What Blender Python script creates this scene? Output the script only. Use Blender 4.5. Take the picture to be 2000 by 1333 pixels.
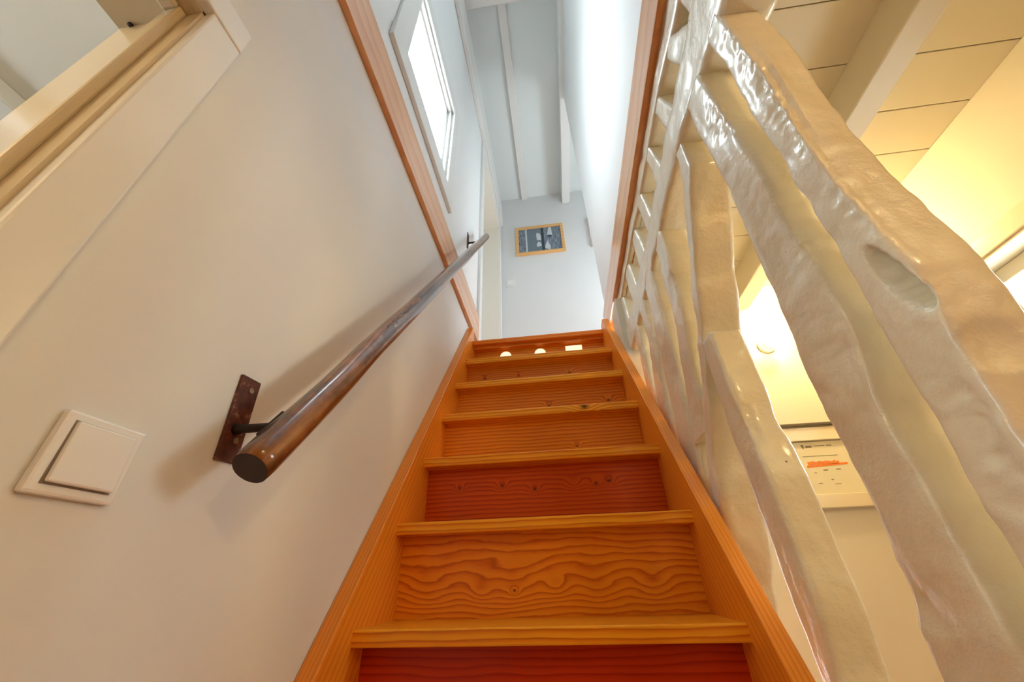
import bpy, bmesh, math, random
from mathutils import Vector, Matrix, noise

# ------------------------------------------------------------------ clean
for o in list(bpy.data.objects):
    bpy.data.objects.remove(o, do_unlink=True)
scene = bpy.context.scene
COL = scene.collection

# ------------------------------------------------------------------ camera
F_PX = 742.0
PITCH, YAW, ROLL = math.radians(32.353), math.radians(6.470), math.radians(1.7386)
CAM = Vector((0.4223, -0.8671, 0.0709))
Rm = (Matrix.Rotation(YAW, 3, 'Z') @ Matrix.Rotation(PITCH, 3, 'X') @ Matrix.Rotation(ROLL, 3, 'Y'))
right, fwd, up = Rm @ Vector((1, 0, 0)), Rm @ Vector((0, 1, 0)), Rm @ Vector((0, 0, 1))
camd = bpy.data.cameras.new('camera')
cam = bpy.data.objects.new('camera', camd)
COL.objects.link(cam)
camd.sensor_width = 36.0
camd.lens = 36.0 * F_PX / 2000.0
camd.clip_start = 0.01
M = Matrix((right, up, -fwd)).transposed().to_4x4()
M.translation = CAM
cam.matrix_world = M
scene.camera = cam

# ------------------------------------------------------------------ world / exposure
world = bpy.data.worlds.new('sky')
scene.world = world
world.use_nodes = True
bg = world.node_tree.nodes['Background']
bg.inputs['Color'].default_value = (0.78, 0.93, 1.0, 1)
bg.inputs['Strength'].default_value = 12.0
vs = scene.view_settings
vs.view_transform = 'Standard'
vs.look = 'None'
vs.gamma = 1.0
vs.use_curve_mapping = False
vs.exposure = 0.43
BULB = 35.0                     # radiance of the visible glass bulb
GLOBE = 46.0                    # radiance of the unseen globe lamp added behind the viewer as fill
SIDE = 36.0                      # radiance of the unseen globe lamp added in the side room
PASSAGE = 210.0                  # radiance of the unseen fill bulb added under the passage ceiling
WARM = (1.0, 0.76, 0.37)


def portal(name, loc, rot, sx, sy):
    l = bpy.data.lights.new(name, 'AREA')
    l.shape = 'RECTANGLE'
    l.size, l.size_y = sx, sy
    l.cycles.is_portal = True
    o = bpy.data.objects.new(name, l)
    o.location, o.rotation_euler = loc, rot
    COL.objects.link(o)
    return o


# ------------------------------------------------------------------ node helpers
class NT:
    def __init__(self, name):
        self.m = bpy.data.materials.new(name)
        self.m.use_nodes = True
        self.t = self.m.node_tree
        self.b = self.t.nodes['Principled BSDF']
        self.out = self.t.nodes['Material Output']

    def n(self, kind, **kw):
        nd = self.t.nodes.new(kind)
        for k, v in kw.items():
            setattr(nd, k, v)
        return nd

    def l(self, a, b):
        self.t.links.new(a, b)

    def val(self, sock, v):
        if hasattr(v, 'is_linked') or isinstance(v, bpy.types.NodeSocket):
            self.l(v, sock)
        else:
            sock.default_value = v

    def math(self, op, a, b=0.0, c=None):
        nd = self.n('ShaderNodeMath', operation=op)
        self.val(nd.inputs[0], a)
        self.val(nd.inputs[1], b)
        if c is not None:
            self.val(nd.inputs[2], c)
        return nd.outputs[0]

    def coord(self, scale=(1, 1, 1), off=(0, 0, 0)):
        tc = self.n('ShaderNodeTexCoord')
        mp = self.n('ShaderNodeMapping')
        mp.inputs['Scale'].default_value = scale
        mp.inputs['Location'].default_value = off
        self.l(tc.outputs['Object'], mp.inputs['Vector'])
        return mp.outputs[0]

    def noise(self, vec, scale, detail=3.0, rough=0.55, dist=0.0):
        nd = self.n('ShaderNodeTexNoise')
        nd.inputs['Scale'].default_value = scale
        nd.inputs['Detail'].default_value = detail
        nd.inputs['Roughness'].default_value = rough
        nd.inputs['Distortion'].default_value = dist
        self.l(vec, nd.inputs['Vector'])
        return nd.outputs[0]

    def ramp(self, fac, stops):
        nd = self.n('ShaderNodeValToRGB')
        el = nd.color_ramp.elements
        while len(el) > 1:
            el.remove(el[-1])
        el[0].position = stops[0][0]
        el[0].color = (*stops[0][1], 1)
        for p, c in stops[1:]:
            e = el.new(p)
            e.color = (*c, 1)
        self.l(fac, nd.inputs[0])
        return nd.outputs[0]

    def mix(self, fac, a, b, mode='MIX'):
        nd = self.n('ShaderNodeMix', data_type='RGBA', blend_type=mode)
        self.val(nd.inputs[0], fac)
        self.val(nd.inputs[6], a if not isinstance(a, tuple) else (*a, 1))
        self.val(nd.inputs[7], b if not isinstance(b, tuple) else (*b, 1))
        return nd.outputs[2]

    def bump(self, h, strength=0.3, dist=0.002):
        nd = self.n('ShaderNodeBump')
        nd.inputs['Strength'].default_value = strength
        nd.inputs['Distance'].default_value = dist
        self.l(h, nd.inputs['Height'])
        self.l(nd.outputs[0], self.b.inputs['Normal'])


def paint(name, col, rough=0.6, bump=0.12, scale=60.0, var=0.03, coat=0.0, dist=0.002):
    k = NT(name)
    v = k.coord()
    big = k.noise(v, 3.0, 3)
    lo = tuple(c * (1 - var) for c in col)
    k.l(k.ramp(big, [(0.3, lo), (0.7, col)]), k.b.inputs['Base Color'])
    k.b.inputs['Roughness'].default_value = rough
    k.b.inputs['Coat Weight'].default_value = coat
    k.b.inputs['Coat Roughness'].default_value = 0.12
    if bump:
        k.bump(k.noise(v, scale, 4), bump, dist)
    return k.m


def plain(name, col, rough=0.5, metal=0.0):
    k = NT(name)
    k.b.inputs['Base Color'].default_value = (*col, 1)
    k.b.inputs['Roughness'].default_value = rough
    k.b.inputs['Metallic'].default_value = metal
    k.bump(k.noise(k.coord(), 120.0, 2), 0.03, 0.001)
    return k.m


def pine(name, grain='X', face='Z', seed=0.0, freq=60.0, wob=2.2, dark=1.0, knots=(), rough=0.33, flame=0.0, red=1.0, tones=None):
    """varnished pine; grain runs along one local axis, growth lines alternate along 'face'.
    knots: (a, b, r) along grain / face axis in local metres."""
    k = NT(name)
    tc = k.n('ShaderNodeTexCoord')
    sp = k.n('ShaderNodeSeparateXYZ')
    k.l(tc.outputs['Object'], sp.inputs[0])
    ax = {'X': 0, 'Y': 1, 'Z': 2}
    g = sp.outputs[ax[grain]]
    f = sp.outputs[ax[face]]
    o = sp.outputs[3 - ax[grain] - ax[face]]
    # warped lookup: long along the grain
    cb = k.n('ShaderNodeCombineXYZ')
    k.l(k.math('MULTIPLY_ADD', g, 2.2, seed), cb.inputs[0])
    k.l(k.math('MULTIPLY_ADD', f, 9.0, seed * 0.37), cb.inputs[1])
    k.l(k.math('MULTIPLY', o, 6.0), cb.inputs[2])
    w1 = k.noise(cb.outputs[0], 1.0, 3, 0.5)
    cb2 = k.n('ShaderNodeCombineXYZ')
    k.l(k.math('MULTIPLY_ADD', g, 9.0, seed * 1.7), cb2.inputs[0])
    k.l(k.math('MULTIPLY', f, 30.0), cb2.inputs[1])
    k.l(k.math('MULTIPLY', o, 20.0), cb2.inputs[2])
    w2 = k.noise(cb2.outputs[0], 1.0, 3, 0.5)
    phase = k.math('MULTIPLY', f, freq)
    phase = k.math('MULTIPLY_ADD', o, freq * 0.6, phase)
    phase = k.math('MULTIPLY_ADD', w1, wob, phase)
    phase = k.math('MULTIPLY_ADD', w2, 0.55 + flame * 0.9, phase)
    kmask = None
    for (a, b, r) in knots:
        da = k.math('SUBTRACT', g, a)
        db = k.math('SUBTRACT', f, b)
        d2 = k.math('ADD', k.math('MULTIPLY', k.math('MULTIPLY', da, da), 0.55), k.math('MULTIPLY', db, db))
        wide = k.math('POWER', 2.718, k.math('MULTIPLY', d2, -1.0 / (2.2 * abs(r)) ** 2))
        phase = k.math('MULTIPLY_ADD', wide, 2.0 if r > 0 else 1.6, phase)
        if r < 0:
            continue                      # swirl without a dark eye
        core = k.math('POWER', 2.718, k.math('MULTIPLY', d2, -1.0 / (0.62 * r) ** 2))
        kmask = core if kmask is None else k.math('MAXIMUM', kmask, core)
    fr = k.math('FRACT', phase)
    # saw profile: slow early wood, abrupt late wood
    saw = k.math('POWER', fr, 2.4)
    edge = k.math('SUBTRACT', 1.0, k.math('SMOOTH_MIN', 1.0, k.math('MULTIPLY', k.math('SUBTRACT', 1.0, fr), 7.0), 0.2))
    band = k.math('MULTIPLY', saw, k.math('SUBTRACT', 1.0, k.math('MAXIMUM', edge, 0.0)))
    fib = k.n('ShaderNodeCombineXYZ')
    k.l(k.math('MULTIPLY', g, 6.0), fib.inputs[0])
    k.l(k.math('MULTIPLY', f, 420.0), fib.inputs[1])
    k.l(k.math('MULTIPLY', o, 420.0), fib.inputs[2])
    fine = k.noise(fib.outputs[0], 1.0, 2)
    tone = k.noise(cb.outputs[0], 0.6, 2)
    fac = k.math('MULTIPLY_ADD', fine, 0.22, k.math('MULTIPLY_ADD', band, 0.95, k.math('MULTIPLY_ADD', tone, 0.35, -0.26)))
    c = k.ramp(fac, [(0.0, (min(0.95, 0.92 * dark), 0.30 * dark * red, 0.016 * dark * red)),
                     (0.45, (0.74 * dark, 0.165 * dark * red, 0.004 * dark * red)),
                     (1.0, (0.36 * dark, 0.045 * dark * red, 0.001 * dark * red))])
    if tones:
        c = k.ramp(fac, [(0.0, tones[0]), (0.45, tones[1]), (1.0, tones[2])])
    if kmask is not None:
        c = k.mix(k.math('MINIMUM', kmask, 0.92), c, (0.045, 0.010, 0.003))
    k.l(c, k.b.inputs['Base Color'])
    k.b.inputs['Roughness'].default_value = rough
    k.b.inputs['Specular IOR Level'].default_value = 0.35
    k.bump(fac, 0.06, 0.001)
    return k.m


# ------------------------------------------------------------------ mesh helpers
def add_box(bm, lo, hi, bev=0.0, mi=0):
    x0, y0, z0 = lo
    x1, y1, z1 = hi
    vs_ = [bm.verts.new(p) for p in ((x0, y0, z0), (x1, y0, z0), (x1, y1, z0), (x0, y1, z0),
                                     (x0, y0, z1), (x1, y0, z1), (x1, y1, z1), (x0, y1, z1))]
    fs = []
    for idx in ((0, 3, 2, 1), (4, 5, 6, 7), (0, 1, 5, 4), (1, 2, 6, 5), (2, 3, 7, 6), (3, 0, 4, 7)):
        f = bm.faces.new([vs_[i] for i in idx])
        f.material_index = mi
        fs.append(f)
    if bev > 0:
        es = list({e for f in fs for e in f.edges})
        bmesh.ops.bevel(bm, geom=es, offset=bev, segments=2, profile=0.5, affect='EDGES')


def add_prism(bm, pts, axis, a, b, mi=0):
    """pts: 2-D outline; axis 0 -> (y,z), 1 -> (x,z), 2 -> (x,y); extruded a..b"""
    def P(p, t):
        if axis == 0:
            return (t, p[0], p[1])
        if axis == 1:
            return (p[0], t, p[1])
        return (p[0], p[1], t)
    A = [bm.verts.new(P(p, a)) for p in pts]
    B = [bm.verts.new(P(p, b)) for p in pts]
    n = len(pts)
    fs = [bm.faces.new(A), bm.faces.new(B[::-1])]
    for i in range(n):
        fs.append(bm.faces.new((A[i], B[i], B[(i + 1) % n], A[(i + 1) % n])))
    for f in fs:
        f.material_index = mi
    return fs


def add_lathe(bm, prof, origin, axis, seg=32, mi=0, smooth=True):
    """prof: (radius, height) list along axis vector from origin"""
    ax = Vector(axis).normalized()
    u = ax.orthogonal().normalized()
    v = ax.cross(u)
    O = Vector(origin)
    rings = []
    for r, h in prof:
        if r < 1e-6:
            rings.append([bm.verts.new(O + ax * h)])
        else:
            rings.append([bm.verts.new(O + ax * h + (u * math.cos(2 * math.pi * i / seg) + v * math.sin(2 * math.pi * i / seg)) * r)
                          for i in range(seg)])
    for a, b in zip(rings, rings[1:]):
        for i in range(seg):
            j = (i + 1) % seg
            if len(a) == 1 and len(b) == 1:
                continue
            if len(a) == 1:
                f = bm.faces.new((a[0], b[j], b[i]))
            elif len(b) == 1:
                f = bm.faces.new((a[i], a[j], b[0]))
            else:
                f = bm.faces.new((a[i], a[j], b[j], b[i]))
            f.smooth = smooth
            f.material_index = mi
    for ring in (rings[0], rings[-1]):
        if len(ring) > 1:
            f = bm.faces.new(ring)
            f.material_index = mi


def obj(name, bm, mats, parent=None, kind=None, recenter=True):
    """link bm (world coordinates) as one mesh object with its own origin"""
    bmesh.ops.recalc_face_normals(bm, faces=bm.faces)
    c = Vector((0, 0, 0))
    if recenter and bm.verts:
        lo = Vector([min(v.co[i] for v in bm.verts) for i in range(3)])
        hi = Vector([max(v.co[i] for v in bm.verts) for i in range(3)])
        c = (lo + hi) / 2
        c.z = lo.z if parent is None else c.z
        for v in bm.verts:
            v.co -= c
    me = bpy.data.meshes.new(name)
    bm.to_mesh(me)
    bm.free()
    for m in (mats if isinstance(mats, (list, tuple)) else [mats]):
        me.materials.append(m)
    o = bpy.data.objects.new(name, me)
    COL.objects.link(o)
    if parent is not None:
        o.parent = parent
        pw = Vector((0, 0, 0))
        p = parent
        while p is not None:
            pw += p.location
            p = p.parent
        o.location = c - pw
    else:
        o.location = c
    if kind:
        o['kind'] = kind
    return o


def box(name, lo, hi, mat, parent=None, bev=0.0, kind=None):
    bm = bmesh.new()
    add_box(bm, lo, hi, bev)
    return obj(name, bm, mat, parent, kind)


def boxes(name, lst, mat, parent=None, bev=0.0, kind=None):
    bm = bmesh.new()
    for lo, hi in lst:
        add_box(bm, lo, hi, bev)
    return obj(name, bm, mat, parent, kind)


def each(name, lst, mat, parent=None, bev=0.0):
    return [box(name, lo, hi, mat, parent, bev) for lo, hi in lst]


def thing(name, loc, label, cat, group=None):
    o = bpy.data.objects.new(name, None)
    o.empty_display_size = 0.05
    o.location = loc
    COL.objects.link(o)
    return tag(o, label, cat, group)


def tag(o, label, cat, group=None):
    o['label'] = label
    o['category'] = cat
    if group:
        o['group'] = group
    return o


def struct(o, label=None):
    o['kind'] = 'structure'
    if label:
        o['label'] = label
    return o


def sempty(name, loc, label=None):
    o = bpy.data.objects.new(name, None)
    o.empty_display_size = 0.05
    o.location = loc
    COL.objects.link(o)
    return struct(o, label)


# ------------------------------------------------------------------ materials
M_wall = paint('white_plaster', (0.80, 0.78, 0.735), 0.55, 0.10, 45, 0.02)
M_wallup = paint('white_plaster_upper', (0.80, 0.795, 0.785), 0.6, 0.08, 45, 0.02)
M_ceil = paint('white_ceiling_board', (0.80, 0.85, 0.84), 0.6, 0.05, 30, 0.02)
M_cream = paint('cream_wall', (0.66, 0.60, 0.47), 0.5, 0.06, 40, 0.02)
M_creamwood = paint('cream_gloss_woodwork', (0.72, 0.61, 0.42), 0.28, 0.05, 30, 0.02, 0.3)
M_whitewood = paint('white_gloss_woodwork', (0.84, 0.835, 0.81), 0.3, 0.05, 30, 0.02, 0.3)
M_offwhite = paint('off_white_woodwork', (0.88, 0.82, 0.71), 0.35, 0.05, 30, 0.02, 0.2)
M_floor = pine('landing_floor_boards', 'X', 'Y', 3.0, 40, 2.0, 0.9)
M_lowfloor = paint('lower_floor_tiles', (0.30, 0.19, 0.11), 0.5, 0.1, 20, 0.15)
M_plastic = plain('white_plastic', (0.90, 0.89, 0.87), 0.16)
M_plastic_edge = plain('shadow_gap_grey', (0.30, 0.25, 0.20), 0.6)
M_porcelain = plain('white_porcelain', (0.82, 0.80, 0.74), 0.15)
M_iron = plain('black_iron', (0.025, 0.018, 0.014), 0.45, 0.3)
M_screw = plain('dull_screw_steel', (0.30, 0.22, 0.16), 0.4, 0.7)
M_trim = pine('skirting_pine', 'Y', 'Z', 7.3, 14, 1.6, 1.0, rough=0.3, tones=((0.84, 0.40, 0.13), (0.76, 0.30, 0.06), (0.62, 0.20, 0.03)))
_b = M_trim.node_tree.nodes['Principled BSDF']
_b.inputs['Coat Weight'].default_value = 1.0
_b.inputs['Coat Roughness'].default_value = 0.16
_b.inputs['Coat IOR'].default_value = 1.6
M_frame = pine('picture_frame_beech', 'X', 'Z', 1.3, 20, 0.8, 1.0, rough=0.4, tones=((0.85, 0.50, 0.20), (0.80, 0.43, 0.15), (0.70, 0.34, 0.10)))


def glass_mat():
    k = NT('window_glass')
    tr = k.n('ShaderNodeBsdfTransparent')
    gl = k.n('ShaderNodeBsdfGlossy')
    gl.inputs['Roughness'].default_value = 0.02
    lw = k.n('ShaderNodeLayerWeight')
    lw.inputs['Blend'].default_value = 0.12
    mx = k.n('ShaderNodeMixShader')
    ge = k.n('ShaderNodeNewGeometry')
    k.l(k.math('MULTIPLY', lw.outputs['Fresnel'], k.math('SUBTRACT', 1.0, ge.outputs['Backfacing'])), mx.inputs[0])
    k.l(tr.outputs[0], mx.inputs[1])
    k.l(gl.outputs[0], mx.inputs[2])
    k.l(mx.outputs[0], k.out.inputs['Surface'])
    return k.m


M_glass = glass_mat()


def timber_mat():
    k = NT('lumpy_white_gloss_paint')
    v = k.coord()
    c = k.ramp(k.noise(v, 9.0, 4), [(0.25, (0.78, 0.69, 0.50)), (0.6, (0.84, 0.76, 0.57))])
    # worm holes / chips
    vo = k.n('ShaderNodeTexVoronoi')
    vo.inputs['Scale'].default_value = 26.0
    k.l(v, vo.inputs['Vector'])
    spots = k.math('LESS_THAN', vo.outputs['Distance'], 0.045)
    pick = k.math('GREATER_THAN', k.noise(v, 5.0, 2), 0.60)
    c = k.mix(k.math('MULTIPLY', spots, pick), c, (0.10, 0.06, 0.03))
    k.l(c, k.b.inputs['Base Color'])
    k.b.inputs['Roughness'].default_value = 0.32
    k.b.inputs['Coat Weight'].default_value = 0.6
    k.b.inputs['Coat Roughness'].default_value = 0.14
    a = k.noise(v, 38.0, 5, 0.6)
    a = k.math('ADD', a, k.math('MULTIPLY', k.noise(v, 14.0, 3, 0.6), 1.2))
    k.bump(a, 0.5, 0.006)
    return k.m


M_timber = timber_mat()


def rail_mat():
    k = NT('dark_worn_rail_wood')
    v = k.coord()
    sp = k.n('ShaderNodeSeparateXYZ')
    k.l(v, sp.inputs[0])
    cb = k.n('ShaderNodeCombineXYZ')
    k.l(k.math('MULTIPLY', sp.outputs[0], 60.0), cb.inputs[0])
    k.l(k.math('MULTIPLY', sp.outputs[1], 60.0), cb.inputs[1])
    k.l(k.math('MULTIPLY', sp.outputs[2], 3.0), cb.inputs[2])
    gr = k.noise(cb.outputs[0], 1.0, 4, 0.6)
    pt = k.noise(v, 9.0, 4, 0.6)
    f = k.math('MULTIPLY_ADD', gr, 0.55, k.math('MULTIPLY', pt, 0.6))
    c = k.ramp(f, [(0.40, (0.025, 0.012, 0.008)), (0.54, (0.11, 0.04, 0.014)), (0.66, (0.30, 0.11, 0.026)), (0.8, (0.42, 0.20, 0.07))])
    k.l(c, k.b.inputs['Base Color'])
    k.b.inputs['Roughness'].default_value = 0.24
    k.b.inputs['Coat Weight'].default_value = 0.6
    k.b.inputs['Coat Roughness'].default_value = 0.12
    k.bump(gr, 0.35, 0.002)
    return k.m


def plate_mat():
    k = NT('rusty_brown_plate')
    v = k.coord()
    f = k.noise(v, 70.0, 5, 0.65)
    c = k.ramp(f, [(0.38, (0.045, 0.012, 0.006)), (0.58, (0.13, 0.030, 0.012)), (0.68, (0.36, 0.22, 0.15))])
    k.l(c, k.b.inputs['Base Color'])
    k.b.inputs['Roughness'].default_value = 0.5
    k.bump(f, 0.4, 0.002)
    return k.m


M_rail = rail_mat()
M_plate = plate_mat()
M_railend = plain('dark_rail_end', (0.035, 0.018, 0.012), 0.6)

# ------------------------------------------------------------------ dimensions
XL = -0.035          # stair-side face of the left wall
XLT = -0.165         # back face below
XLU = -0.27          # back face above
XLN = -0.105         # back face in the thin bay around the window
YB = 2.20            # landing end wall
YF = -2.20           # behind the camera
ZLOW = -1.43
RUN, RISE, THK, SET = 0.15083, 0.20407, 0.028, 0.2039
W = 0.72
ZUP = 6 * RISE       # landing level
ZC1 = 1.17           # lower ceilings
ZC2 = 4.127          # upper ceiling
XR = 0.777           # upper right wall
XPART = 0.775        # face of the timber partition
XW = 1.645           # passage right wall
YE = 0.60            # passage end wall (upper, proud part)
YE2 = 0.64           # passage end wall (lower part)

# ------------------------------------------------------------------ left wall
DY0, DY1, DZ = -1.62, -0.71, 0.785          # lower doorway
WY0, WY1, WZ0, WZ1 = -0.262, 0.312, 1.850, 2.52   # window in view
UY0, UY1, UZ = 1.20, 2.12, 3.55             # landing doorway
ZM = 1.19
struct(boxes('wall_left', [
    ((XLT, YF, ZLOW), (XL, DY0, ZM)), ((XLT, DY0, DZ), (XL, DY1, ZM)), ((XLT, DY1, ZLOW), (XL, YB, ZM))], M_wall),
    'white plastered wall beside the stairs with a handrail')
struct(boxes('wall_upper_left', [
    ((XLU, YF, ZM), (XL, -0.50, ZC2)), ((XLN, -0.50, ZM), (XL, WY0, ZC2)), ((XLN, WY0, ZM), (XL, WY1, WZ0)), ((XLN, WY0, WZ1), (XL, WY1, ZC2)),
    ((XLN, WY1, ZM), (XL, 0.60, ZC2)), ((XLU, 0.60, ZM), (XL, UY0, ZC2)), ((XLU, UY0, ZM), (XL, UY1, ZUP)), ((XLU, UY0, UZ), (XL, UY1, ZC2)),
    ((XLU, UY1, ZM), (XL, YB + 0.1, ZC2))], M_wallup), 'white upper wall with window and doorway')
# wall plate beam along the top of the left wall
box('beam', (XL, YF, 3.66), (0.004, YB, 3.98), M_whitewood, None, 0.006)
tag(bpy.data.objects['beam'], 'white horizontal beam along the top of the window wall', 'beam')

# ------------------------------------------------------------------ other walls, floors, ceilings
struct(box('wall_back', (XLU, YB, ZUP), (2.3, YB + 0.1, ZC2), M_wallup), 'white end wall of the landing with a framed photograph')
struct(boxes('wall_right', [((XR, YF, 1.237), (XR + 0.10, 1.01, ZC2 - 0.2))], M_wallup), 'white wall right of the stairwell')
struct(box('wall_alcove', (XR + 0.10, 0.91, ZUP), (2.3, 1.01, ZC2), M_wallup))
struct(boxes('wall_alcove_right', [((2.2, 1.01, ZUP), (2.3, 1.20, ZC2)), ((2.2, 2.05, ZUP), (2.3, YB, ZC2)), ((2.2, 1.20, ZUP), (2.3, 2.05, 1.8)),
                                   ((2.2, 1.20, 2.7), (2.3, 2.05, ZC2))], M_wallup))
aw = sempty('added_alcove_window', (2.2, 1.6, 1.8), 'unseen window added in the landing alcove for daylight')  # out-of-view window added to brighten the landing
sw = boxes('sash', [((2.23, 1.20, 1.8), (2.27, 1.25, 2.7)), ((2.23, 2.0, 1.8), (2.27, 2.05, 2.7)), ((2.23, 1.25, 1.8), (2.27, 2.0, 1.85)), ((2.23, 1.25, 2.65), (2.27, 2.0, 2.7))], M_whitewood, aw)
box('pane', (2.248, 1.25, 1.85), (2.252, 2.0, 2.65), M_glass, sw)
portal('daylight_portal', (2.31, 1.625, 2.25), (0, math.radians(90), 0), 0.9, 0.85)
struct(box('wall_front', (XLU, YF - 0.1, ZLOW), (XW + 0.3, YF, ZM), pine('bounce_cutting_pine', 'Z', 'X', 5.0, 20, 1.5, 0.75)))  # unseen wall, given brown pine to cut pale bounced light
struct(box('wall_upper_front', (XLU, YF - 0.1, ZM), (XW + 0.3, YF, ZC2), M_wallup))
SX0, SX1, SY0, SY1 = 0.20, 0.60, -0.95, -0.35      # unseen roof light added for daylight, behind the top edge of the frame
struct(boxes('ceiling', [((XLU, YF, ZC2), (2.3, SY0, ZC2 + 0.06)), ((XLU, SY1, ZC2), (2.3, YB + 0.1, ZC2 + 0.06)),
                         ((XLU, SY0, ZC2), (SX0, SY1, ZC2 + 0.06)), ((SX1, SY0, ZC2), (2.3, SY1, ZC2 + 0.06))], M_ceil),
       'pale flat ceiling above the landing')
sk = sempty('added_roof_light', (SX0, SY0, ZC2), 'unseen roof light added above the stairs for daylight')
each('frame', [((SX0, SY0, ZC2), (SX0 + 0.03, SY1, ZC2 + 0.06)), ((SX1 - 0.03, SY0, ZC2), (SX1, SY1, ZC2 + 0.06)),
                ((SX0 + 0.03, SY0, ZC2), (SX1 - 0.03, SY0 + 0.03, ZC2 + 0.06)), ((SX0 + 0.03, SY1 - 0.03, ZC2), (SX1 - 0.03, SY1, ZC2 + 0.06))], M_whitewood, sk)
box('pane', (SX0 + 0.03, SY0 + 0.03, ZC2 + 0.03), (SX1 - 0.03, SY1 - 0.03, ZC2 + 0.035), M_glass, sk)
portal('daylight_portal', ((SX0 + SX1) / 2, (SY0 + SY1) / 2, ZC2 + 0.07), (0, 0, 0), SX1 - SX0, SY1 - SY0)
struct(boxes('floor', [((XLT, 0.925, ZUP - 0.045), (2.3, YB, ZUP)), ((XR + 0.02, YF, ZUP - 0.045), (2.3, 0.925, ZUP))], M_floor),
       'wooden landing floor at the head of the stairs')
struct(box('floor_lower', (-1.9, YF, ZLOW - 0.05), (XW + 0.3, YB, ZLOW), M_lowfloor))

# upper ceiling battens and beams
box('ceiling_batten', (0.252, 0.25, ZC2 - 0.035), (0.322, YB, ZC2), M_whitewood, None, 0.004)
tag(bpy.data.objects['ceiling_batten'], 'narrow white batten running down the middle of the landing ceiling', 'batten')
b = box('beam', (0.738, YF, 3.93), (0.83, YB, ZC2), M_whitewood, None, 0.005)
tag(b, 'white ceiling beam above the right stairwell wall', 'beam')
b = box('beam', (XL, 0.06, ZC2 - 0.085), (0.738, 0.27, ZC2), M_whitewood, None, 0.005)
tag(b, 'white cross beam spanning the ceiling at the top edge of the photo', 'beam')

# ------------------------------------------------------------------ window in view
def window(n, y0, y1, z0, z1, label, cas=0.11, vis=True):
    e = sempty(n, (XL, (y0 + y1) / 2, z0), label)
    c = 0.014
    # casing boards on the wall face
    each('casing', [((XL, y0 - cas, z0 - 0.035), (XL + c, y0, z1 + cas)), ((XL, y1, z0 - 0.035), (XL + c, y1 + 0.085, z1 + cas)),
                     ((XL, y0, z1), (XL + c, y1, z1 + cas))], M_whitewood, e, 0.003)
    box('window_sill', (XL, y0 - cas - 0.005, z0 - 0.148), (XL + 0.019, y1 + 0.092, z0 - 0.034), M_whitewood, e, 0.003)
    # sash frame set back in the reveal
    xs0, xs1 = XL - 0.062, XL - 0.024
    w = 0.045
    fr = boxes('sash', [((xs0, y0, z0), (xs1, y0 + w, z1)), ((xs0, y1 - w, z0), (xs1, y1, z1)),
                        ((xs0, y0, z0), (xs1, y1, z0 + w)), ((xs0, y0, z1 - w), (xs1, y1, z1))], M_whitewood, e, 0.003)
    each('stop_bead', [((xs1, y0, z0), (xs1 + 0.02, y0 + 0.02, z1)), ((xs1, y1 - 0.02, z0), (xs1 + 0.02, y1, z1)),
                        ((xs1, y0, z1 - 0.02), (xs1 + 0.02, y1, z1))], M_whitewood, e)
    box('pane', (xs0 + 0.018, y0 + w, z0 + w), (xs0 + 0.022, y1 - w, z1 - w), M_glass, fr)
    box('reveal_board', (xs1, y0, z0 - 0.02), (XL, y1, z0 + 0.004), M_whitewood, e)
    portal('daylight_portal', (XLN - 0.01, (y0 + y1) / 2, (z0 + z1) / 2), (0, math.radians(-90), 0), z1 - z0, y1 - y0)
    return e


window('window_1', WY0, WY1, WZ0, WZ1, 'white framed window in the wall above the stairs')

# ------------------------------------------------------------------ landing doorway (upper left)
d = sempty('door_2', (XL, (UY0 + UY1) / 2, ZUP), 'white cased doorway at the far end of the landing')
each('casing', [((XL, UY0 - 0.075, ZUP), (XL + 0.02, UY0, UZ + 0.075)), ((XL, UY1, ZUP), (XL + 0.02, UY1 + 0.05, UZ + 0.075)),
                 ((XL, UY0, UZ), (XL + 0.02, UY1, UZ + 0.075))], M_whitewood, d, 0.003)
each('jamb', [((XLU, UY0, ZUP), (XL + 0.004, UY0 + 0.012, UZ)), ((XLU, UY1 - 0.012, ZUP), (XL + 0.004, UY1, UZ)),
               ((XLU, UY0, UZ - 0.012), (XL + 0.004, UY1, UZ))], M_offwhite, d)
box('light_seal_leaf', (XLU - 0.01, UY0, ZUP), (XLU + 0.03, UY1, UZ), M_whitewood, d, 0.003)  # unseen leaf added to seal the doorway against light

# ------------------------------------------------------------------ lower doorway in the left wall
d = sempty('door_1', (XL, DY1, ZLOW), 'white cased doorway in the left wall beside the viewer')
c = 0.016
box('casing', (XL, DY1, ZLOW), (XL + c, DY1 + 0.052, DZ + 0.002), M_whitewood, d, 0.003)
box('head_casing', (XL, DY0 - 0.052, DZ), (XL + c + 0.002, DY1 + 0.052, DZ + 0.056), M_whitewood, d, 0.003)
box('casing', (XL, DY0 - 0.052, ZLOW), (XL + c, DY0, DZ), M_whitewood, d, 0.003)
each('jamb', [((XLT, DY1 - 0.004, ZLOW), (XL + 0.002, DY1 + 0.004, DZ)), ((XLT, DY0 - 0.004, ZLOW), (XL + 0.002, DY0 + 0.004, DZ)),
               ((XLT - 0.004, DY0, DZ - 0.004), (XL + 0.002, DY1, DZ + 0.004))], M_creamwood, d)
each('door_stop', [((XL - 0.045, DY1 - 0.016, ZLOW), (XL - 0.022, DY1 - 0.0035, DZ - 0.0035)), ((XL - 0.0445, DY0, DZ - 0.015), (XL - 0.0225, DY1 - 0.0155, DZ - 0.0035))],
      M_creamwood, d, 0.003)
box('strike_plate', (-0.149, DY1 - 0.009, DZ - 0.010), (-0.143, DY1 - 0.003, DZ - 0.004), M_railend, d, 0.002)

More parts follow.
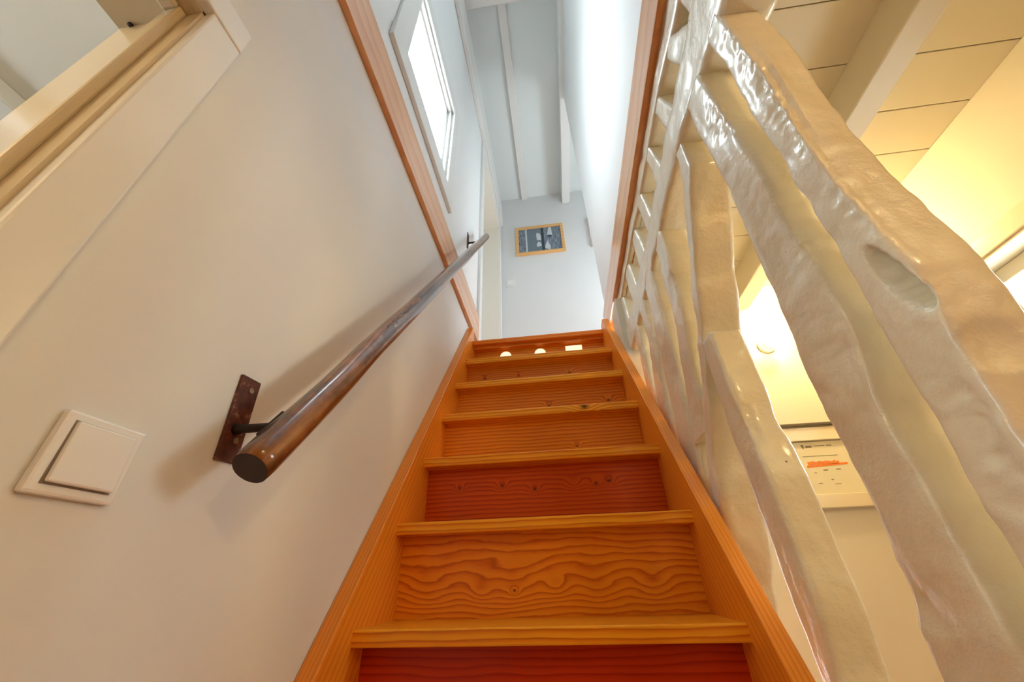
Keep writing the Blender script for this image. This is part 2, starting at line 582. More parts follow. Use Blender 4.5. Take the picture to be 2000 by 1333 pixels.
# room beyond the lower doorway
struct(boxes('wall_side_room', [((-1.9, YF, ZLOW), (-1.8, -1.5, ZC1)), ((-1.9, -1.0, ZLOW), (-1.8, 0.9, ZC1)),
                                ((-1.9, -1.5, ZLOW), (-1.8, -1.0, 0.0)), ((-1.9, -1.5, 0.6), (-1.8, -1.0, ZC1)),
                                ((-1.8, 0.8, ZLOW), (XLT, 0.9, ZC1)), ((-1.8, YF - 0.1, ZLOW), (XLT, YF, ZC1))], M_wall))
struct(box('ceiling', (-1.9, YF - 0.1, ZC1), (XLT, 0.9, ZC1 + 0.05), M_wall))
portal('daylight_portal', (-1.91, -1.25, 0.3), (0, math.radians(-90), 0), 0.6, 0.5)
b = box('beam', (-0.94, YF, ZC1 - 0.05), (-0.877, 0.8, ZC1), M_whitewood, None, 0.004)
tag(b, 'pale ceiling beam seen through the doorway on the left', 'beam')

# ------------------------------------------------------------------ skirting trims of the stairwell
t = struct(box('trim_1', (XL, YF, 1.345), (XL + 0.020, 1.125, 1.545), M_trim, None, 0.002), 'orange pine skirting board along the window wall')
t = struct(box('trim_2', (0.7555, YF, 1.237), (XR + 0.001, 1.008, 1.390), M_trim, None, 0.002), 'orange pine skirting board above the timber partition')

# ------------------------------------------------------------------ staircase
st = thing('staircase', (W / 2, 0.0, ZLOW), 'steep orange varnished pine staircase climbing to the landing', 'staircase')
KN = {0: [(-0.2, -0.02, -0.02)], 2: [(-0.255, 0.030, 0.005), (-0.120, 0.030, 0.006), (-0.02, 0.015, 0.006), (0.10, 0.025, -0.008), (0.165, 0.022, 0.006), (0.205, 0.028, 0.007)],
      1: [(-0.285, -0.030, -0.022), (-0.155, -0.036, -0.010), (-0.07, -0.028, -0.026), (0.03, -0.030, -0.010), (0.125, -0.030, -0.018), (0.25, -0.030, -0.014), (-0.071, -0.036, 0.0035)],
      4: [(-0.2, -0.055, 0.006), (-0.2, -0.042, 0.006), (0.04, 0.0, 0.007), (0.29, 0.005, 0.008)], 5: [(-0.27, 0.025, 0.009), (-0.10, 0.025, 0.007), (0.15, 0.022, 0.008)], 3: [(0.13, -0.02, 0.005)]}
DK = {0: 0.60, 2: 0.70, 1: 1.0, 3: 1.03, 4: 0.97, 5: 0.92, 6: 1.03}
_k = NT('glowing_inset')  # glow stands for light showing through pale cut-outs in the riser
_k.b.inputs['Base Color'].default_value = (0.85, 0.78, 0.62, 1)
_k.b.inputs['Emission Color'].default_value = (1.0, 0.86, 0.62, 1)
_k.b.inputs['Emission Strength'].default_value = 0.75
M_inset_glow = _k.m
for k in range(-6, 7):
    y, z = k * RUN, k * RISE
    # tread board
    if k < 6:
        mt = pine('tread_pine_%d' % (k + 6), 'X', 'Z', 11.3 + k * 3.7, 75, 1.6, 1.08, red=1.35, knots=([(0.17, 0.004, 0.016)] if k == 3 else []))
        bm = bmesh.new()
        add_box(bm, (-0.006, y, z - THK), (W + 0.006, y + SET + 0.014, z), 0.003)
        obj('tread', bm, mt, st)
    else:
        mt = pine('tread_pine_%d' % (k + 6), 'X', 'Z', 40.0, 75, 1.6, 1.0)
        box('tread', (0.0, y, z - THK), (W, y + 0.12, z + 0.001), mt, st, 0.003)
    # riser below this tread
    zr0 = z - RISE
    yr = (k - 1) * RUN + SET
    fl = 1.0 if k == 1 else 0.15
    mr = pine('riser_pine_%d' % (k + 6), 'X', 'Z', 2.1 + k * 5.3, 78 if k != 1 else 62, 1.5 if k != 1 else 3.2, DK.get(k, 0.7), knots=KN.get(k, ()), flame=fl, red={0: 0.24, 2: 0.48}.get(k, 1.15))
    bm = bmesh.new()
    add_box(bm, (-0.004, yr, zr0), (W + 0.004, yr + 0.018, z - THK + 0.001))
    ro = obj('riser', bm, mr, st)
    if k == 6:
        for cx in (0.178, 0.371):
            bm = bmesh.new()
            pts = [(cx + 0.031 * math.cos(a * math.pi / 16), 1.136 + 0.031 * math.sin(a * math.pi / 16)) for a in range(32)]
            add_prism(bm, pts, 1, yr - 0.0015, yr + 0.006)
            obj('round_glowing_inset', bm, M_inset_glow, ro)
        box('oblong_glowing_inset', (0.512, yr - 0.0015, 1.112), (0.602, yr + 0.006, 1.168), M_inset_glow, ro)

SL = RISE / RUN


def stringer(x0, x1, ytop, ztop, mat):
    off = 0.092
    zb = ZLOW
    y0 = (zb - off) / SL
    pts = [(y0 - 0.02, zb), (y0 + 0.01, zb + 0.03)]
    ycut = (ztop - off) / SL
    pts = [(y0, zb), (ycut, ztop), (ytop, ztop), (ytop, ZUP - 0.046), (1.0, ZUP - 0.046), (1.0, ZUP - 0.30), ((zb + 0.30) / SL, zb)]
    bm = bmesh.new()
    add_prism(bm, pts, 0, x0, x1)
    bmesh.ops.bevel(bm, geom=[e for e in bm.edges if abs(e.verts[0].co.x - e.verts[1].co.x) < 1e-6], offset=0.002, segments=1, affect='EDGES')
    return obj('stringer', bm, mat, st)


def stringer_mat(name, seed):
    """pine whose grain follows the slope of the stairs"""
    k = NT(name)
    tc = k.n('ShaderNodeTexCoord')
    mp = k.n('ShaderNodeMapping')
    mp.inputs['Rotation'].default_value = (-math.atan(SL), 0, 0)
    k.l(tc.outputs['Object'], mp.inputs['Vector'])
    sp = k.n('ShaderNodeSeparateXYZ')
    k.l(mp.outputs[0], sp.inputs[0])
    cb = k.n('ShaderNodeCombineXYZ')
    k.l(k.math('MULTIPLY_ADD', sp.outputs[1], 1.6, seed), cb.inputs[1])
    k.l(k.math('MULTIPLY', sp.outputs[0], 10.0), cb.inputs[0])
    k.l(k.math('MULTIPLY', sp.outputs[2], 10.0), cb.inputs[2])
    w = k.noise(cb.outputs[0], 1.0, 3)
    ph = k.math('MULTIPLY_ADD', sp.outputs[2], 55.0, k.math('MULTIPLY_ADD', sp.outputs[0], 130.0, k.math('MULTIPLY', w, 2.0)))
    band = k.math('POWER', k.math('FRACT', ph), 2.2)
    fb = k.n('ShaderNodeCombineXYZ')
    k.l(k.math('MULTIPLY', sp.outputs[1], 6.0), fb.inputs[1])
    k.l(k.math('MULTIPLY', sp.outputs[0], 420.0), fb.inputs[0])
    k.l(k.math('MULTIPLY', sp.outputs[2], 420.0), fb.inputs[2])
    fine = k.noise(fb.outputs[0], 1.0, 2)
    fac = k.math('MULTIPLY_ADD', fine, 0.3, k.math('MULTIPLY', band, 0.45))
    k.l(k.ramp(fac, [(0.0, (0.92, 0.34, 0.030)), (0.5, (0.74, 0.205, 0.010)), (1.0, (0.48, 0.095, 0.003))]), k.b.inputs['Base Color'])
    k.b.inputs['Roughness'].default_value = 0.32
    k.bump(fac, 0.05, 0.001)
    return k.m


stringer(XL + 0.0005, 0.0, 0.93, 1.315, stringer_mat('stringer_pine_left', 1.0))
stringer(W, 0.752, 0.93, 1.262, stringer_mat('stringer_pine_right', 9.0))


# ------------------------------------------------------------------ rough timber partition
def lerp(tab, t):
    if t <= tab[0][0]:
        return tab[0][1]
    for (a, va), (b_, vb) in zip(tab, tab[1:]):
        if t <= b_:
            s = (t - a) / (b_ - a)
            s = s * s * (3 - 2 * s) * 0.5 + s * 0.5
            return va + (vb - va) * s
    return tab[-1][1]


def ring_pts(n, r):
    """unit-square rounded rectangle, n points per side, as (u,v) in -1..1 with corner radius fraction"""
    pts = []
    for side in range(4):
        for i in range(n):
            s = -1 + 2 * i / n
            p = [(s, -1), (1, s), (-s, 1), (-1, -s)][side]
            pts.append(p)
    return pts


def rough_timber(name, parent, along, t0, t1, lo_tab, hi_tab, o0, o1, seed, step=0.008, nside=9, amp=1.0, dents=(), wane=()):
    """along 'z': lo/hi tabs give y front/back over z, o0..o1 the x range.
       along 'y': lo/hi tabs give z range over y, o0..o1 the x range."""
    bm = bmesh.new()
    n = max(2, int((t1 - t0) / step))
    base = ring_pts(nside, 0)
    rings = []
    rnd = random.Random(seed)
    so = Vector((rnd.uniform(0, 50), rnd.uniform(0, 50), rnd.uniform(0, 50)))
    for i in range(n + 1):
        t = t0 + (t1 - t0) * i / n
        a, b_ = lerp(lo_tab, t), lerp(hi_tab, t)
        hw, hu = (b_ - a) / 2, (o1 - o0) / 2
        cw, cu = (a + b_) / 2, (o0 + o1) / 2
        rad = min(hw, hu) * 0.30
        ring = []
        for (u, v) in base:
            x, w = u * hu, v * hw
            # round the corners
            ex, ew = hu - rad, hw - rad
            if abs(x) > ex and abs(w) > ew:
                dx, dw = abs(x) - ex, abs(w) - ew
                L = math.hypot(dx, dw)
                if L > rad:
                    dx, dw = dx * rad / L, dw * rad / L
                x, w = math.copysign(ex + dx, x), math.copysign(ew + dw, w)
            nx, nw = u ** 3, v ** 3
            L = math.hypot(nx, nw) or 1
            nx, nw = nx / L, nw / L
            p = Vector((cu + x, cw + w, t)) if along == 'z' else Vector((cu + x, t, cw + w))
            q = p + so
            big = noise.noise(q * 7.0) * 0.0045
            mid = noise.noise(q * 22.0) * 0.0020 + noise.noise(q * 48.0) * 0.0011
            st_ = Vector((q.x * 70, q.y * 70, q.z * 9)) if along == 'z' else Vector((q.x * 70, q.y * 9, q.z * 70))
            gra = noise.noise(st_) * 0.0013
            chip = max(0.0, noise.noise(q * 13.0 + Vector((7, 3, 1))) - 0.30) * -0.014
            dsp = (big + mid + gra + chip) * amp
            for (wt, wv, wl, wa) in wane:       # lumpy torn band: centre along, centre across (v), half length, depth
                m = math.exp(-((t - wt) / wl) ** 2) * math.exp(-((v - wv) / 0.55) ** 2) if u < -0.4 else 0.0
                dsp += -wa * m * (0.45 + 0.9 * abs(noise.noise(q * 55.0)) + 0.5 * noise.noise(q * 28.0))
            p = p + (Vector((nx, nw, 0)) if along == 'z' else Vector((nx, 0, nw))) * dsp
            for (dc, de, dr, dl, dd) in dents:     # centre, long direction, half width, half length, depth
                if u > -0.5:
                    continue
                r = p - Vector(dc)
                r.x = 0
                s = r.dot(Vector(de).normalized())
                c2 = (r - Vector(de).normalized() * s).length
                k2 = (s / dl) ** 2 + (c2 / dr) ** 2
                p.x += dd / (1 + math.exp(min((k2 - 0.9) * 9, 60.0)))
            ring.append(bm.verts.new(p))
        rings.append(ring)
    m = len(base)
    for A, B in zip(rings, rings[1:]):
        for i in range(m):
            f = bm.faces.new((A[i], A[(i + 1) % m], B[(i + 1) % m], B[i]))
            f.smooth = True
    bm.faces.new(rings[0])
    bm.faces.new(rings[-1][::-1])
    return obj(name, bm, M_timber, parent)


tp = thing('timber_partition', (XPART + 0.05, 0.0, ZLOW), 'rough lumpy white-painted timber partition on the right of the stairs', 'partition')
K = lambda *a: [(t, v) for t, v in a]
X0 = XPART
# horizontal beams
rough_timber('beam', tp, 'y', YF, 0.74, K((YF, 0.90), (-0.57, 0.905), (-0.4, 0.945), (-0.2, 0.945), (0.1, 0.925), (0.74, 0.90)),
             K((YF, 1.08), (-0.5, 1.075), (-0.2, 1.056), (0.2, 1.03), (0.74, 1.03)), X0, X0 + 0.095, 1, 0.010, 10, 1.1)
rough_timber('beam', tp, 'y', YF, 0.90, K((YF, 1.13), (-0.5, 1.145), (-0.3, 1.172), (0.5, 1.182), (0.9, 1.16)), K((YF, 1.237), (0.9, 1.237)),
             X0, X0 + 0.095, 2, 0.012, 6, 0.7)
# uprights: (z, y_front) and (z, y_back)
rough_timber('stud', tp, 'z', ZLOW, 0.93, K((ZLOW, -0.53), (0.0, -0.525), (0.16, -0.532), (0.32, -0.547), (0.45, -0.540), (0.56, -0.542), (0.74, -0.554), (0.89, -0.559)),
             K((ZLOW, -0.45), (0.05, -0.457), (0.2, -0.472), (0.44, -0.491), (0.58, -0.496), (0.76, -0.503), (0.86, -0.512)), X0, X0 + 0.068, 3, 0.0035, 16, 1.0,
             dents=[((X0, -0.529, 0.323), (0, -0.19, -0.98), 0.0105, 0.046, 0.030)],
             wane=[(0.68, -0.75, 0.14, 0.010), (0.16, -0.2, 0.10, 0.007), (0.42, -0.6, 0.05, 0.005)])
rough_timber('stud', tp, 'z', ZLOW, 0.95, K((ZLOW, -0.42), (0.07, -0.425), (0.22, -0.428), (0.33, -0.451), (0.5, -0.443), (0.61, -0.457), (0.83, -0.452)),
             K((ZLOW, -0.30), (-0.02, -0.316), (0.13, -0.338), (0.23, -0.341), (0.456, -0.355), (0.70, -0.375), (0.89, -0.371)), X0, X0 + 0.075, 4, 0.0045, 13, 1.0,
             wane=[(0.80, -0.5, 0.06, 0.009), (0.47, -0.6, 0.05, 0.006), (0.30, -0.5, 0.05, 0.005)])
rough_timber('brace', tp, 'z', ZLOW, 0.96, K((ZLOW, 1.2), (-0.2, 0.40), (0.03, 0.19), (0.14, 0.13), (0.27, 0.085), (0.436, -0.013), (0.505, -0.061), (0.65, -0.145), (0.77, -0.225), (0.864, -0.303)),
             K((ZLOW, 1.27), (-0.2, 0.47), (0.14, 0.215), (0.267, 0.156), (0.412, 0.053), (0.515, -0.017), (0.65, -0.100), (0.72, -0.154), (0.92, -0.262)), X0 + 0.002, X0 + 0.092, 5, 0.007, 9, 0.8)
rough_timber('stud', tp, 'z', ZLOW, 0.525, K((ZLOW, -0.12), (-0.05, -0.127), (0.02, -0.140), (0.21, -0.141), (0.32, -0.124), (0.508, -0.121)),
             K((ZLOW, -0.06), (-0.06, -0.069), (0.17, -0.058), (0.40, -0.055), (0.505, -0.061)), X0, X0 + 0.068, 6, 0.005, 11, 0.9, wane=[(0.3, -0.7, 0.05, 0.006)])
rough_timber('stud', tp, 'z', 0.36, 0.95, K((0.3, 0.09), (0.463, 0.045), (0.668, -0.020), (0.853, -0.041)),
             K((0.3, 0.20), (0.446, 0.136), (0.718, 0.045), (0.887, 0.047)), X0, X0 + 0.08, 7, 0.007, 9, 0.8)
rough_timber('stud', tp, 'z', 0.05, 0.95, K((0.0, 0.22), (0.453, 0.155), (0.637, 0.136), (0.82, 0.127)),
             K((0.0, 0.36), (0.505, 0.284), (0.704, 0.249), (0.858, 0.230)), X0, X0 + 0.08, 8, 0.007, 9, 0.8)
rough_timber('stud', tp, 'z', 0.05, 0.95, K((0.0, 0.36), (0.549, 0.308), (0.759, 0.273)),
             K((0.0, 0.50), (0.598, 0.422), (0.783, 0.345)), X0, X0 + 0.08, 9, 0.008, 8, 0.8)
rough_timber('stud', tp, 'z', 0.05, 0.93, K((0.0, 0.50), (0.9, 0.43)), K((0.0, 0.57), (0.9, 0.50)), X0, X0 + 0.08, 10, 0.010, 7, 0.8)
rough_timber('stud', tp, 'z', ZLOW, 1.06, K((0.0, 0.655), (0.9, 0.655)), K((0.0, 0.76), (0.9, 0.74)), X0, X0 + 0.09, 11, 0.012, 7, 0.8)
# short pieces between the two beams
for i, (ya, yb, lean) in enumerate([(-0.575, -0.505, 0.0), (-0.435, -0.385, 0.09), (-0.30, -0.25, 0.04), (-0.155, -0.105, 0.03), (0.01, 0.075, 0.02),
                                    (0.165, 0.235, 0.03), (0.355, 0.445, 0.03), (0.575, 0.665, 0.02)]):
    rough_timber('short_stud', tp, 'z', 1.02, 1.19, K((1.02, ya - lean), (1.19, ya)), K((1.02, yb - lean * 0.4), (1.19, yb)), X0 + 0.004, X0 + 0.085, 30 + i, 0.008, 7, 0.9)

# ------------------------------------------------------------------ passage on the right
WY_0, WY_1, WZ_0, WZ_1 = -0.22, 0.172, 0.35, 0.795
XO = XW + 0.26
struct(boxes('wall_passage_right', [((XW, YF, ZLOW), (XO, WY_0, ZC1)), ((XW, WY_1, ZLOW), (XO, YE2, ZC1)),
                                    ((XW, WY_0, ZLOW), (XO, WY_1, WZ_0)), ((XW, WY_0, WZ_1), (XO, WY_1, ZC1))], M_cream),
       'cream wall of the passage seen between the timbers')
struct(boxes('wall_passage_end', [((0.752, YE, 0.535), (XO, YE + 0.15, ZC1 + 0.02)), ((0.752, YE2, ZLOW), (XO, YE + 0.15, 0.535))], M_cream),
       'cream end wall of the passage with a bare bulb')
ce = struct(box('ceiling', (0.80, YF, ZC1 + 0.006), (XO, YE + 0.1, ZC1 + 0.02), M_cream), 'cream boarded ceiling of the passage')
yb = YE - 0.02
BWID = 0.1425
first = None
ys = -0.029
jlist = sorted([ys + BWID * i for i in range(-15, 5)])
for a, b_ in zip(jlist, jlist[1:]):
    hi = min(b_, YE)
    if first is None:
        first = box('board', (0.872, a + 0.0012, ZC1), (XW, hi - 0.0012, ZC1 + 0.008), M_cream, ce, 0.0015)
        first_c = (a + b_) / 2
    elif hi == b_:
        o = first.copy()
        COL.objects.link(o)
        o.parent = ce
        o.location.y += (a + b_) / 2 - first_c
    else:
        box('board', (0.872, a + 0.0012, ZC1), (XW, hi, ZC1 + 0.008), M_cream, ce, 0.0015)
b = box('beam', (1.245, YF, ZC1 - 0.105), (1.315, YE + 0.005, ZC1 + 0.002), M_cream, None, 0.004)
tag(b, 'cream ceiling beam running along the passage to the bulb wall', 'beam')

# passage window
e = sempty('window_3', (XW, WY_1, WZ_0), 'cream framed window in the passage wall at the right edge')
cs = 0.055
each('casing', [((XW - 0.012, WY_1, WZ_0 - cs), (XW, WY_1 + cs, WZ_1 + cs)), ((XW - 0.012, WY_0 - cs, WZ_0 - cs), (XW, WY_0, WZ_1 + cs)),
                 ((XW - 0.012, WY_0, WZ_1), (XW, WY_1, WZ_1 + cs)), ((XW - 0.012, WY_0, WZ_0 - cs), (XW, WY_1, WZ_0))], M_creamwood, e, 0.003)
each('stop_bead', [((XW - 0.006, WY_0, WZ_1 - 0.008), (XW + 0.012, WY_1, WZ_1)), ((XW - 0.006, WY_1 - 0.008, WZ_0), (XW + 0.012, WY_1, WZ_1))], M_creamwood, e)
xs = XW + 0.08
sash = boxes('sash', [((xs, WY_0, WZ_1 - 0.04), (xs + 0.04, WY_1, WZ_1)), ((xs, WY_0, WZ_0), (xs + 0.04, WY_1, WZ_0 + 0.04)),
                      ((xs, WY_1 - 0.03, WZ_0), (xs + 0.04, WY_1, WZ_1)), ((xs, WY_0, WZ_0), (xs + 0.04, WY_0 + 0.03, WZ_1))], M_creamwood, e, 0.003)
box('pane', (xs + 0.018, WY_0 + 0.03, WZ_0 + 0.04), (xs + 0.022, WY_1 - 0.03, WZ_1 - 0.04), M_glass, sash)
portal('daylight_portal', (XO + 0.01, (WY_0 + WY_1) / 2, (WZ_0 + WZ_1) / 2), (0, math.radians(90), 0), WZ_1 - WZ_0, WY_1 - WY_0)

# framed print on the end wall of the passage
M_print = paint('aged_cream_paper', (0.70, 0.64, 0.46), 0.6, 0)
M_ink = plain('grey_brown_print', (0.22, 0.16, 0.09), 0.7)
M_orange = plain('orange_print', (0.75, 0.20, 0.03), 0.7)
px0, px1, pz0, pz1 = 1.16, 1.62, 0.25, 0.525
pf = thing('framed_document', (1.39, YE2, pz0), 'cream framed document with an orange line between the timbers', 'picture')
yf = YE2 - 0.028
each('frame', [((px0, yf, 0.474), (px1, YE2, 0.522)), ((px0, yf, pz0), (px1, YE2, 0.293)),
                ((px0, yf, 0.29), (px0 + 0.045, YE2, 0.475)), ((px1 - 0.045, yf, 0.29), (px1, YE2, 0.475))], M_creamwood, pf, 0.002)
pp = box('paper', (px0 + 0.045, YE2 - 0.016, 0.293), (px1 - 0.045, YE2 - 0.004, 0.472), M_print, pf)
bm = bmesh.new()
yp = YE2 - 0.0168
rnd = random.Random(4)
add_prism(bm, [(1.293, 0.462), (1.301, 0.462), (1.302, 0.456), (1.2985, 0.448), (1.297, 0.446), (1.295, 0.452)], 1, yp, yp + 0.001)
for (xa, xb, zz, h) in ((1.308, 1.328, 0.4545, 0.006), (1.338, 1.372, 0.4565, 0.002), (1.378, 1.395, 0.456, 0.003), (1.285, 1.40, 0.421, 0.0012),
                        (1.333, 1.348, 0.372, 0.003), (1.300, 1.309, 0.364, 0.002), (1.375, 1.39, 0.373, 0.003), (1.345, 1.353, 0.340, 0.002), (1.30, 1.312, 0.329, 0.002),
                        (1.35, 1.37, 0.325, 0.0015)):
    add_box(bm, (xa, yp, zz - h / 2), (xb, yp + 0.001, zz + h / 2))
obj('printed_lines', bm, M_ink, pp, 'stuff')
bm = bmesh.new()
add_prism(bm, [(1.285, 0.382), (1.42, 0.388), (1.42, 0.395), (1.285, 0.389)], 1, yp, yp + 0.001)
x = 1.292
while x < 1.392:
    w = rnd.uniform(0.004, 0.010)
    add_box(bm, (x, yp, 0.391 + rnd.uniform(-0.001, 0.001)), (x + w, yp + 0.001, 0.402 + rnd.uniform(-0.002, 0.002)))
    x += w + 0.0012
obj('orange_lettering', bm, M_orange, pp, 'stuff')

# bare bulb on the end wall
def bulb_lamp(loc, axis, label, r, power):
    L = thing('wall_lamp', loc, label, 'lamp', None)
    bm = bmesh.new()
    add_lathe(bm, [(0.0, 0), (0.033, 0.0), (0.033, 0.010), (0.029, 0.016), (0.023, 0.018), (0.021, 0.038), (0.017, 0.042), (0.0, 0.042)], loc, axis)
    h = obj('lamp_holder', bm, M_porcelain, L)
    k = NT('glowing_bulb_glass')
    em = k.n('ShaderNodeEmission')
    em.inputs['Color'].default_value = (*WARM, 1)
    em.inputs['Strength'].default_value = power
    k.l(em.outputs[0], k.out.inputs['Surface'])
    bm = bmesh.new()
    prof = [(0.0135, 0.040), (0.0145, 0.047)]
    for i in range(3, 17):
        a = math.pi * i / 16
        prof.append((max(r * math.sin(a), 0.0), 0.040 + r - r * math.cos(a)))
    prof[-1] = (0.0, 0.040 + 2 * r)
    add_lathe(bm, prof, loc, axis, 24)
    g = obj('glass_bulb', bm, k.m, L)
    return L


bulb_lamp((1.311, YE, 0.866), (0, -1, 0), 'glowing bare round bulb in a white porcelain holder between the timbers', 0.030, BULB)
bulb_lamp((1.375, 0.33, ZC1), (0, 0, -1), 'round fill bulb added under the passage ceiling, hidden behind a broad timber', 0.040, PASSAGE)

def fill_globe(x, y, z, r, power, tint, label):
    L = thing('fill_lamp', (x, y, z), label, 'lamp')
    bm = bmesh.new()
    add_lathe(bm, [(0.0, 0), (0.05, 0.0), (0.05, -0.015), (0.012, -0.02), (0.012, -0.06), (0.0, -0.06)], (x, y, z), (0, 0, 1))
    obj('ceiling_rose', bm, M_porcelain, L)
    k = NT('glowing_globe_glass')
    em = k.n('ShaderNodeEmission')
    em.inputs['Color'].default_value = (*tint, 1)
    em.inputs['Strength'].default_value = power
    k.l(em.outputs[0], k.out.inputs['Surface'])
    bm = bmesh.new()
    add_lathe(bm, [(r * math.sin(math.pi * i / 16) if 0 < i < 16 else 0.0, -0.055 - r + r * math.cos(math.pi * i / 16)) for i in range(17)], (x, y, z), (0, 0, 1), 24)
    obj('glass_globe', bm, k.m, L)


fill_globe(1.25, -1.50, ZC1 - 0.105, 0.075, GLOBE, WARM, 'unseen round glass globe added as fill light under the passage ceiling near the viewer')
fill_globe(-0.72, -1.55, ZC1, 0.09, SIDE, (1.0, 0.76, 0.40), 'unseen round glass globe added as fill light in the room left of the stairs')

# ------------------------------------------------------------------ handrail
RA, RB = Vector((0.050, -0.440, 0.195)), Vector((0.051, 0.990, 2.157))
hr = thing('handrail', (RA.x, RA.y, RA.z), 'long worn dark wooden handrail on two iron brackets', 'handrail')
dirv = (RB - RA)
Lr = dirv.length
dn = dirv.normalized()
bm = bmesh.new()
n = 150
seg = 28
u0 = Vector((1, 0, 0))
u0 = (u0 - dn * u0.dot(dn)).normalized()
v0 = dn.cross(u0)
rings = []
for i in range(n + 1):
    s = Lr * i / n
    rr = 0.0238
    if i == 0:
        rr = 0.0222
    if i == n:
        rr = 0.021
    wob = Vector((noise.noise((s * 3, 1, 0)), noise.noise((s * 3, 5, 0)), 0)) * 0.0025
    ring = []
    for j in range(seg):
        a = 2 * math.pi * j / seg
        q = rr * (1 + 0.045 * noise.noise((math.cos(a) * 1.4, math.sin(a) * 1.4, s * 7)))
        ring.append(bm.verts.new(Vector((0, 0, s)) + wob + Vector((math.cos(a), math.sin(a), 0)) * q))
    rings.append(ring)
for A, B in zip(rings, rings[1:]):
    for j in range(seg):
        f = bm.faces.new((A[j], A[(j + 1) % seg], B[(j + 1) % seg], B[j]))
        f.smooth = True
f = bm.faces.new(rings[0][::-1]); f.material_index = 1
f = bm.faces.new(rings[-1]); f.material_index = 1
rail = obj('rail', bm, [M_rail, M_railend], None, None, False)
rail.parent = hr
rm = Matrix((u0, v0, dn)).transposed()
rail.rotation_euler = rm.to_euler()
rail.location = (0, 0, 0)


def bracket(yc, zc, w, h, tilt, yarm, zarm):
    br = box('bracket_plate', (XL, yc - w / 2, zc - h / 2), (XL + 0.005, yc + w / 2, zc + h / 2), M_plate, hr, 0.001)
    br.rotation_euler.x = tilt
    t = (yarm - RA.y) / dirv.y
    P = RA + dirv * t
    bm = bmesh.new()
    add_lathe(bm, [(0.0, 0), (0.0085, 0.0), (0.0075, 0.006), (0.0062, 0.012), (0.0062, P.x - XL - 0.020), (0.0, P.x - XL - 0.020)], (XL + 0.004, yarm, P.z + zarm), (1, 0, 0), 20)
    obj('bracket_arm', bm, M_iron, hr)
    # saddle strip screwed under the rail side
    bm = bmesh.new()
    c0 = P + Vector((-0.0245, 0, 0)) + Vector((0, 0, zarm))
    for s in (-1, 1):
        pass
    pts = []
    pv = v0 if v0.z > 0 else -v0
    for (a, b_) in ((-0.028, -0.008), (0.028, -0.008), (0.028, 0.008), (-0.028, 0.008)):
        q = c0 + dn * a + pv * b_
        pts.append((q.y, q.z))
    add_prism(bm, pts, 0, P.x - 0.0262, P.x - 0.0228)
    obj('saddle', bm, M_iron, hr)
    return br


br = bracket(-0.397, 0.281, 0.037, 0.123, 0.06, -0.397, 0.010)
for dz in (0.043, -0.032):
    bm = bmesh.new()
    add_lathe(bm, [(0.0045, 0.0), (0.0045, 0.0012), (0.003, 0.002), (0.0016, 0.0012), (0.0, 0.0012)], (XL + 0.005, -0.393 - dz * 0.06, 0.281 + dz), (1, 0, 0), 16)
    obj('screw', bm, M_screw, hr)
bracket(0.803, 1.921, 0.032, 0.135, 0.0, 0.803, 0.004)

# ------------------------------------------------------------------ switches
def switch(name, ax, c, w, h, label):
    """ax 'x': on the left wall; ax 'y': on the end wall"""
    s = thing(name, c, label, 'light switch')

    def B(nm, a0, a1, b0, b1, d0, d1, m, bev):
        if ax == 'x':
            return box(nm, (c[0] + d0, c[1] + a0, c[2] + b0), (c[0] + d1, c[1] + a1, c[2] + b1), m, s, bev)
        return box(nm, (c[0] + a0, c[1] - d1, c[2] + b0), (c[0] + a1, c[1] - d0, c[2] + b1), m, s, bev)
    B('frame', -w / 2, w / 2, -h / 2, h / 2, 0.0, 0.009, M_plastic, 0.003)
    B('shadow_gap', -w * 0.385, w * 0.385, -h * 0.385, h * 0.385, 0.008, 0.0095, M_plastic_edge, 0)
    r = B('rocker', -w * 0.37, w * 0.37, -h * 0.365, h * 0.375, 0.009, 0.0145, M_plastic, 0.002)
    if ax == 'x':
        r.rotation_euler.y = math.radians(-2.5)
    return s


switch('light_switch', 'x', (XL, -0.550, 0.182), 0.077, 0.074, 'white square light switch on the left wall below the handrail end')
switch('light_switch', 'y', (0.080, YB, 2.745), 0.095, 0.088, 'small white light switch on the far wall below the photograph')

# ------------------------------------------------------------------ pictures
def greyprint():
    k = NT('grainy_blue_grey_photo')
    v = k.coord((60, 1, 14))
    f = k.noise(v, 1.0, 4, 0.7)
    k.l(k.ramp(f, [(0.3, (0.05, 0.07, 0.10)), (0.55, (0.22, 0.26, 0.32)), (0.75, (0.48, 0.53, 0.60))]), k.b.inputs['Base Color'])
    k.b.inputs['Roughness'].default_value = 0.5
    return k.m


M_grain = greyprint()
M_pdark = plain('photo_dark_slate', (0.035, 0.055, 0.075), 0.5)
M_pmid = plain('photo_mid_slate', (0.16, 0.21, 0.25), 0.5)
M_plight = plain('photo_pale', (0.62, 0.66, 0.68), 0.5)
x0, x1, z0, z1 = 0.157, 0.703, 3.128, 3.566
pc = thing('framed_photograph', ((x0 + x1) / 2, YB, z0), 'grey photograph in a light wood frame on the far landing wall', 'picture')
fw = 0.032
for lo, hi in (((x0, YB - 0.028, z1 - fw), (x1, YB, z1)), ((x0, YB - 0.028, z0), (x1, YB, z0 + fw)),
               ((x0, YB - 0.028, z0 + fw), (x0 + fw, YB, z1 - fw)), ((x1 - fw, YB - 0.028, z0 + fw), (x1, YB, z1 - fw))):
    box('frame_side', lo, hi, M_frame, pc, 0.002)
pr_ = box('photo', (x0 + fw - 0.004, YB - 0.014, z0 + fw - 0.004), (x1 - fw + 0.004, YB - 0.006, z1 - fw + 0.004), M_grain, pc)
pw, ph = x1 - x0 - 2 * fw, z1 - z0 - 2 * fw


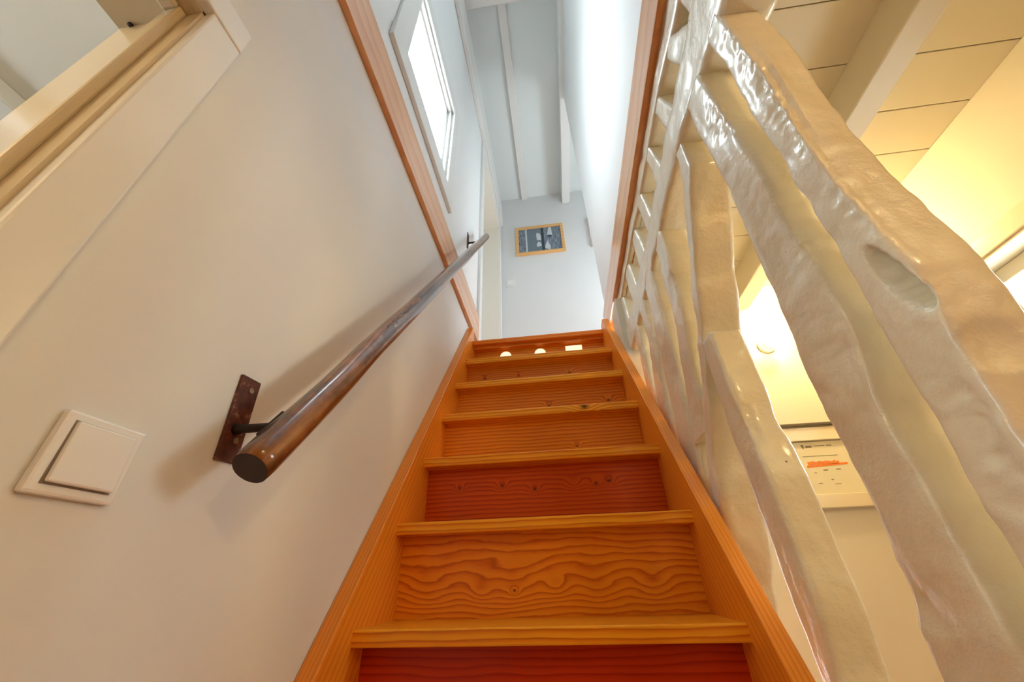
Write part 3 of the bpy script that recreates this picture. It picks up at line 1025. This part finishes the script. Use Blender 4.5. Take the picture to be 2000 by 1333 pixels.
def patch(name, pts, m, d):
    bm = bmesh.new()
    add_prism(bm, [(x0 + fw + a * pw, z0 + fw + b_ * ph) for a, b_ in pts], 1, YB - 0.0145 - d, YB - 0.0135)
    obj(name, bm, m, pr_)


patch('dark_doorway', [(0.20, 0.0), (0.60, 0.0), (0.60, 1.0), (0.20, 1.0)], M_pmid, 0.0002)
patch('dark_strip', [(0.535, 0.0), (0.60, 0.0), (0.60, 1.0), (0.535, 1.0)], M_pdark, 0.0004)
patch('pale_edge', [(0.165, 0.0), (0.20, 0.0), (0.20, 1.0), (0.165, 1.0)], M_plight, 0.0004)
patch('pale_figure', [(0.42, 0.20), (0.53, 0.22), (0.52, 0.36), (0.46, 0.40), (0.42, 0.32)], M_plight, 0.0006)
patch('pale_jug', [(0.43, 0.48), (0.53, 0.46), (0.53, 0.66), (0.50, 0.76), (0.44, 0.80), (0.42, 0.70)], M_plight, 0.0006)
patch('hanging_shade', [(0.68, 0.66), (0.80, 0.62), (0.785, 0.98), (0.725, 0.98)], M_plight, 0.0006)
patch('shade_shadow', [(0.70, 0.56), (0.785, 0.58), (0.79, 0.635), (0.70, 0.665)], M_pdark, 0.0007)
patch('pale_cone', [(0.60, 0.14), (0.71, 0.02), (0.74, 0.16), (0.67, 0.42)], M_plight, 0.0006)

px0, px1, pz0, pz1 = 0.985, 1.50, 3.15, 3.60
pc = thing('framed_picture', (1.25, YB, pz0), 'pale pink-edged frame almost hidden behind the right wall corner', 'picture')
M_pink = plain('pale_pink_frame', (0.62, 0.50, 0.46), 0.5)
for lo, hi in (((px0, YB - 0.02, pz1 - fw), (px1, YB, pz1)), ((px0, YB - 0.02, pz0), (px1, YB, pz0 + fw)),
               ((px0, YB - 0.02, pz0 + fw), (px0 + fw, YB, pz1 - fw)), ((px1 - fw, YB - 0.02, pz0 + fw), (px1, YB, pz1 - fw))):
    box('frame_side', lo, hi, M_pink, pc, 0.002)
box('print', (px0 + fw - 0.004, YB - 0.012, pz0 + fw - 0.004), (px1 - fw + 0.004, YB - 0.004, pz1 - fw + 0.004), M_plight, pc)
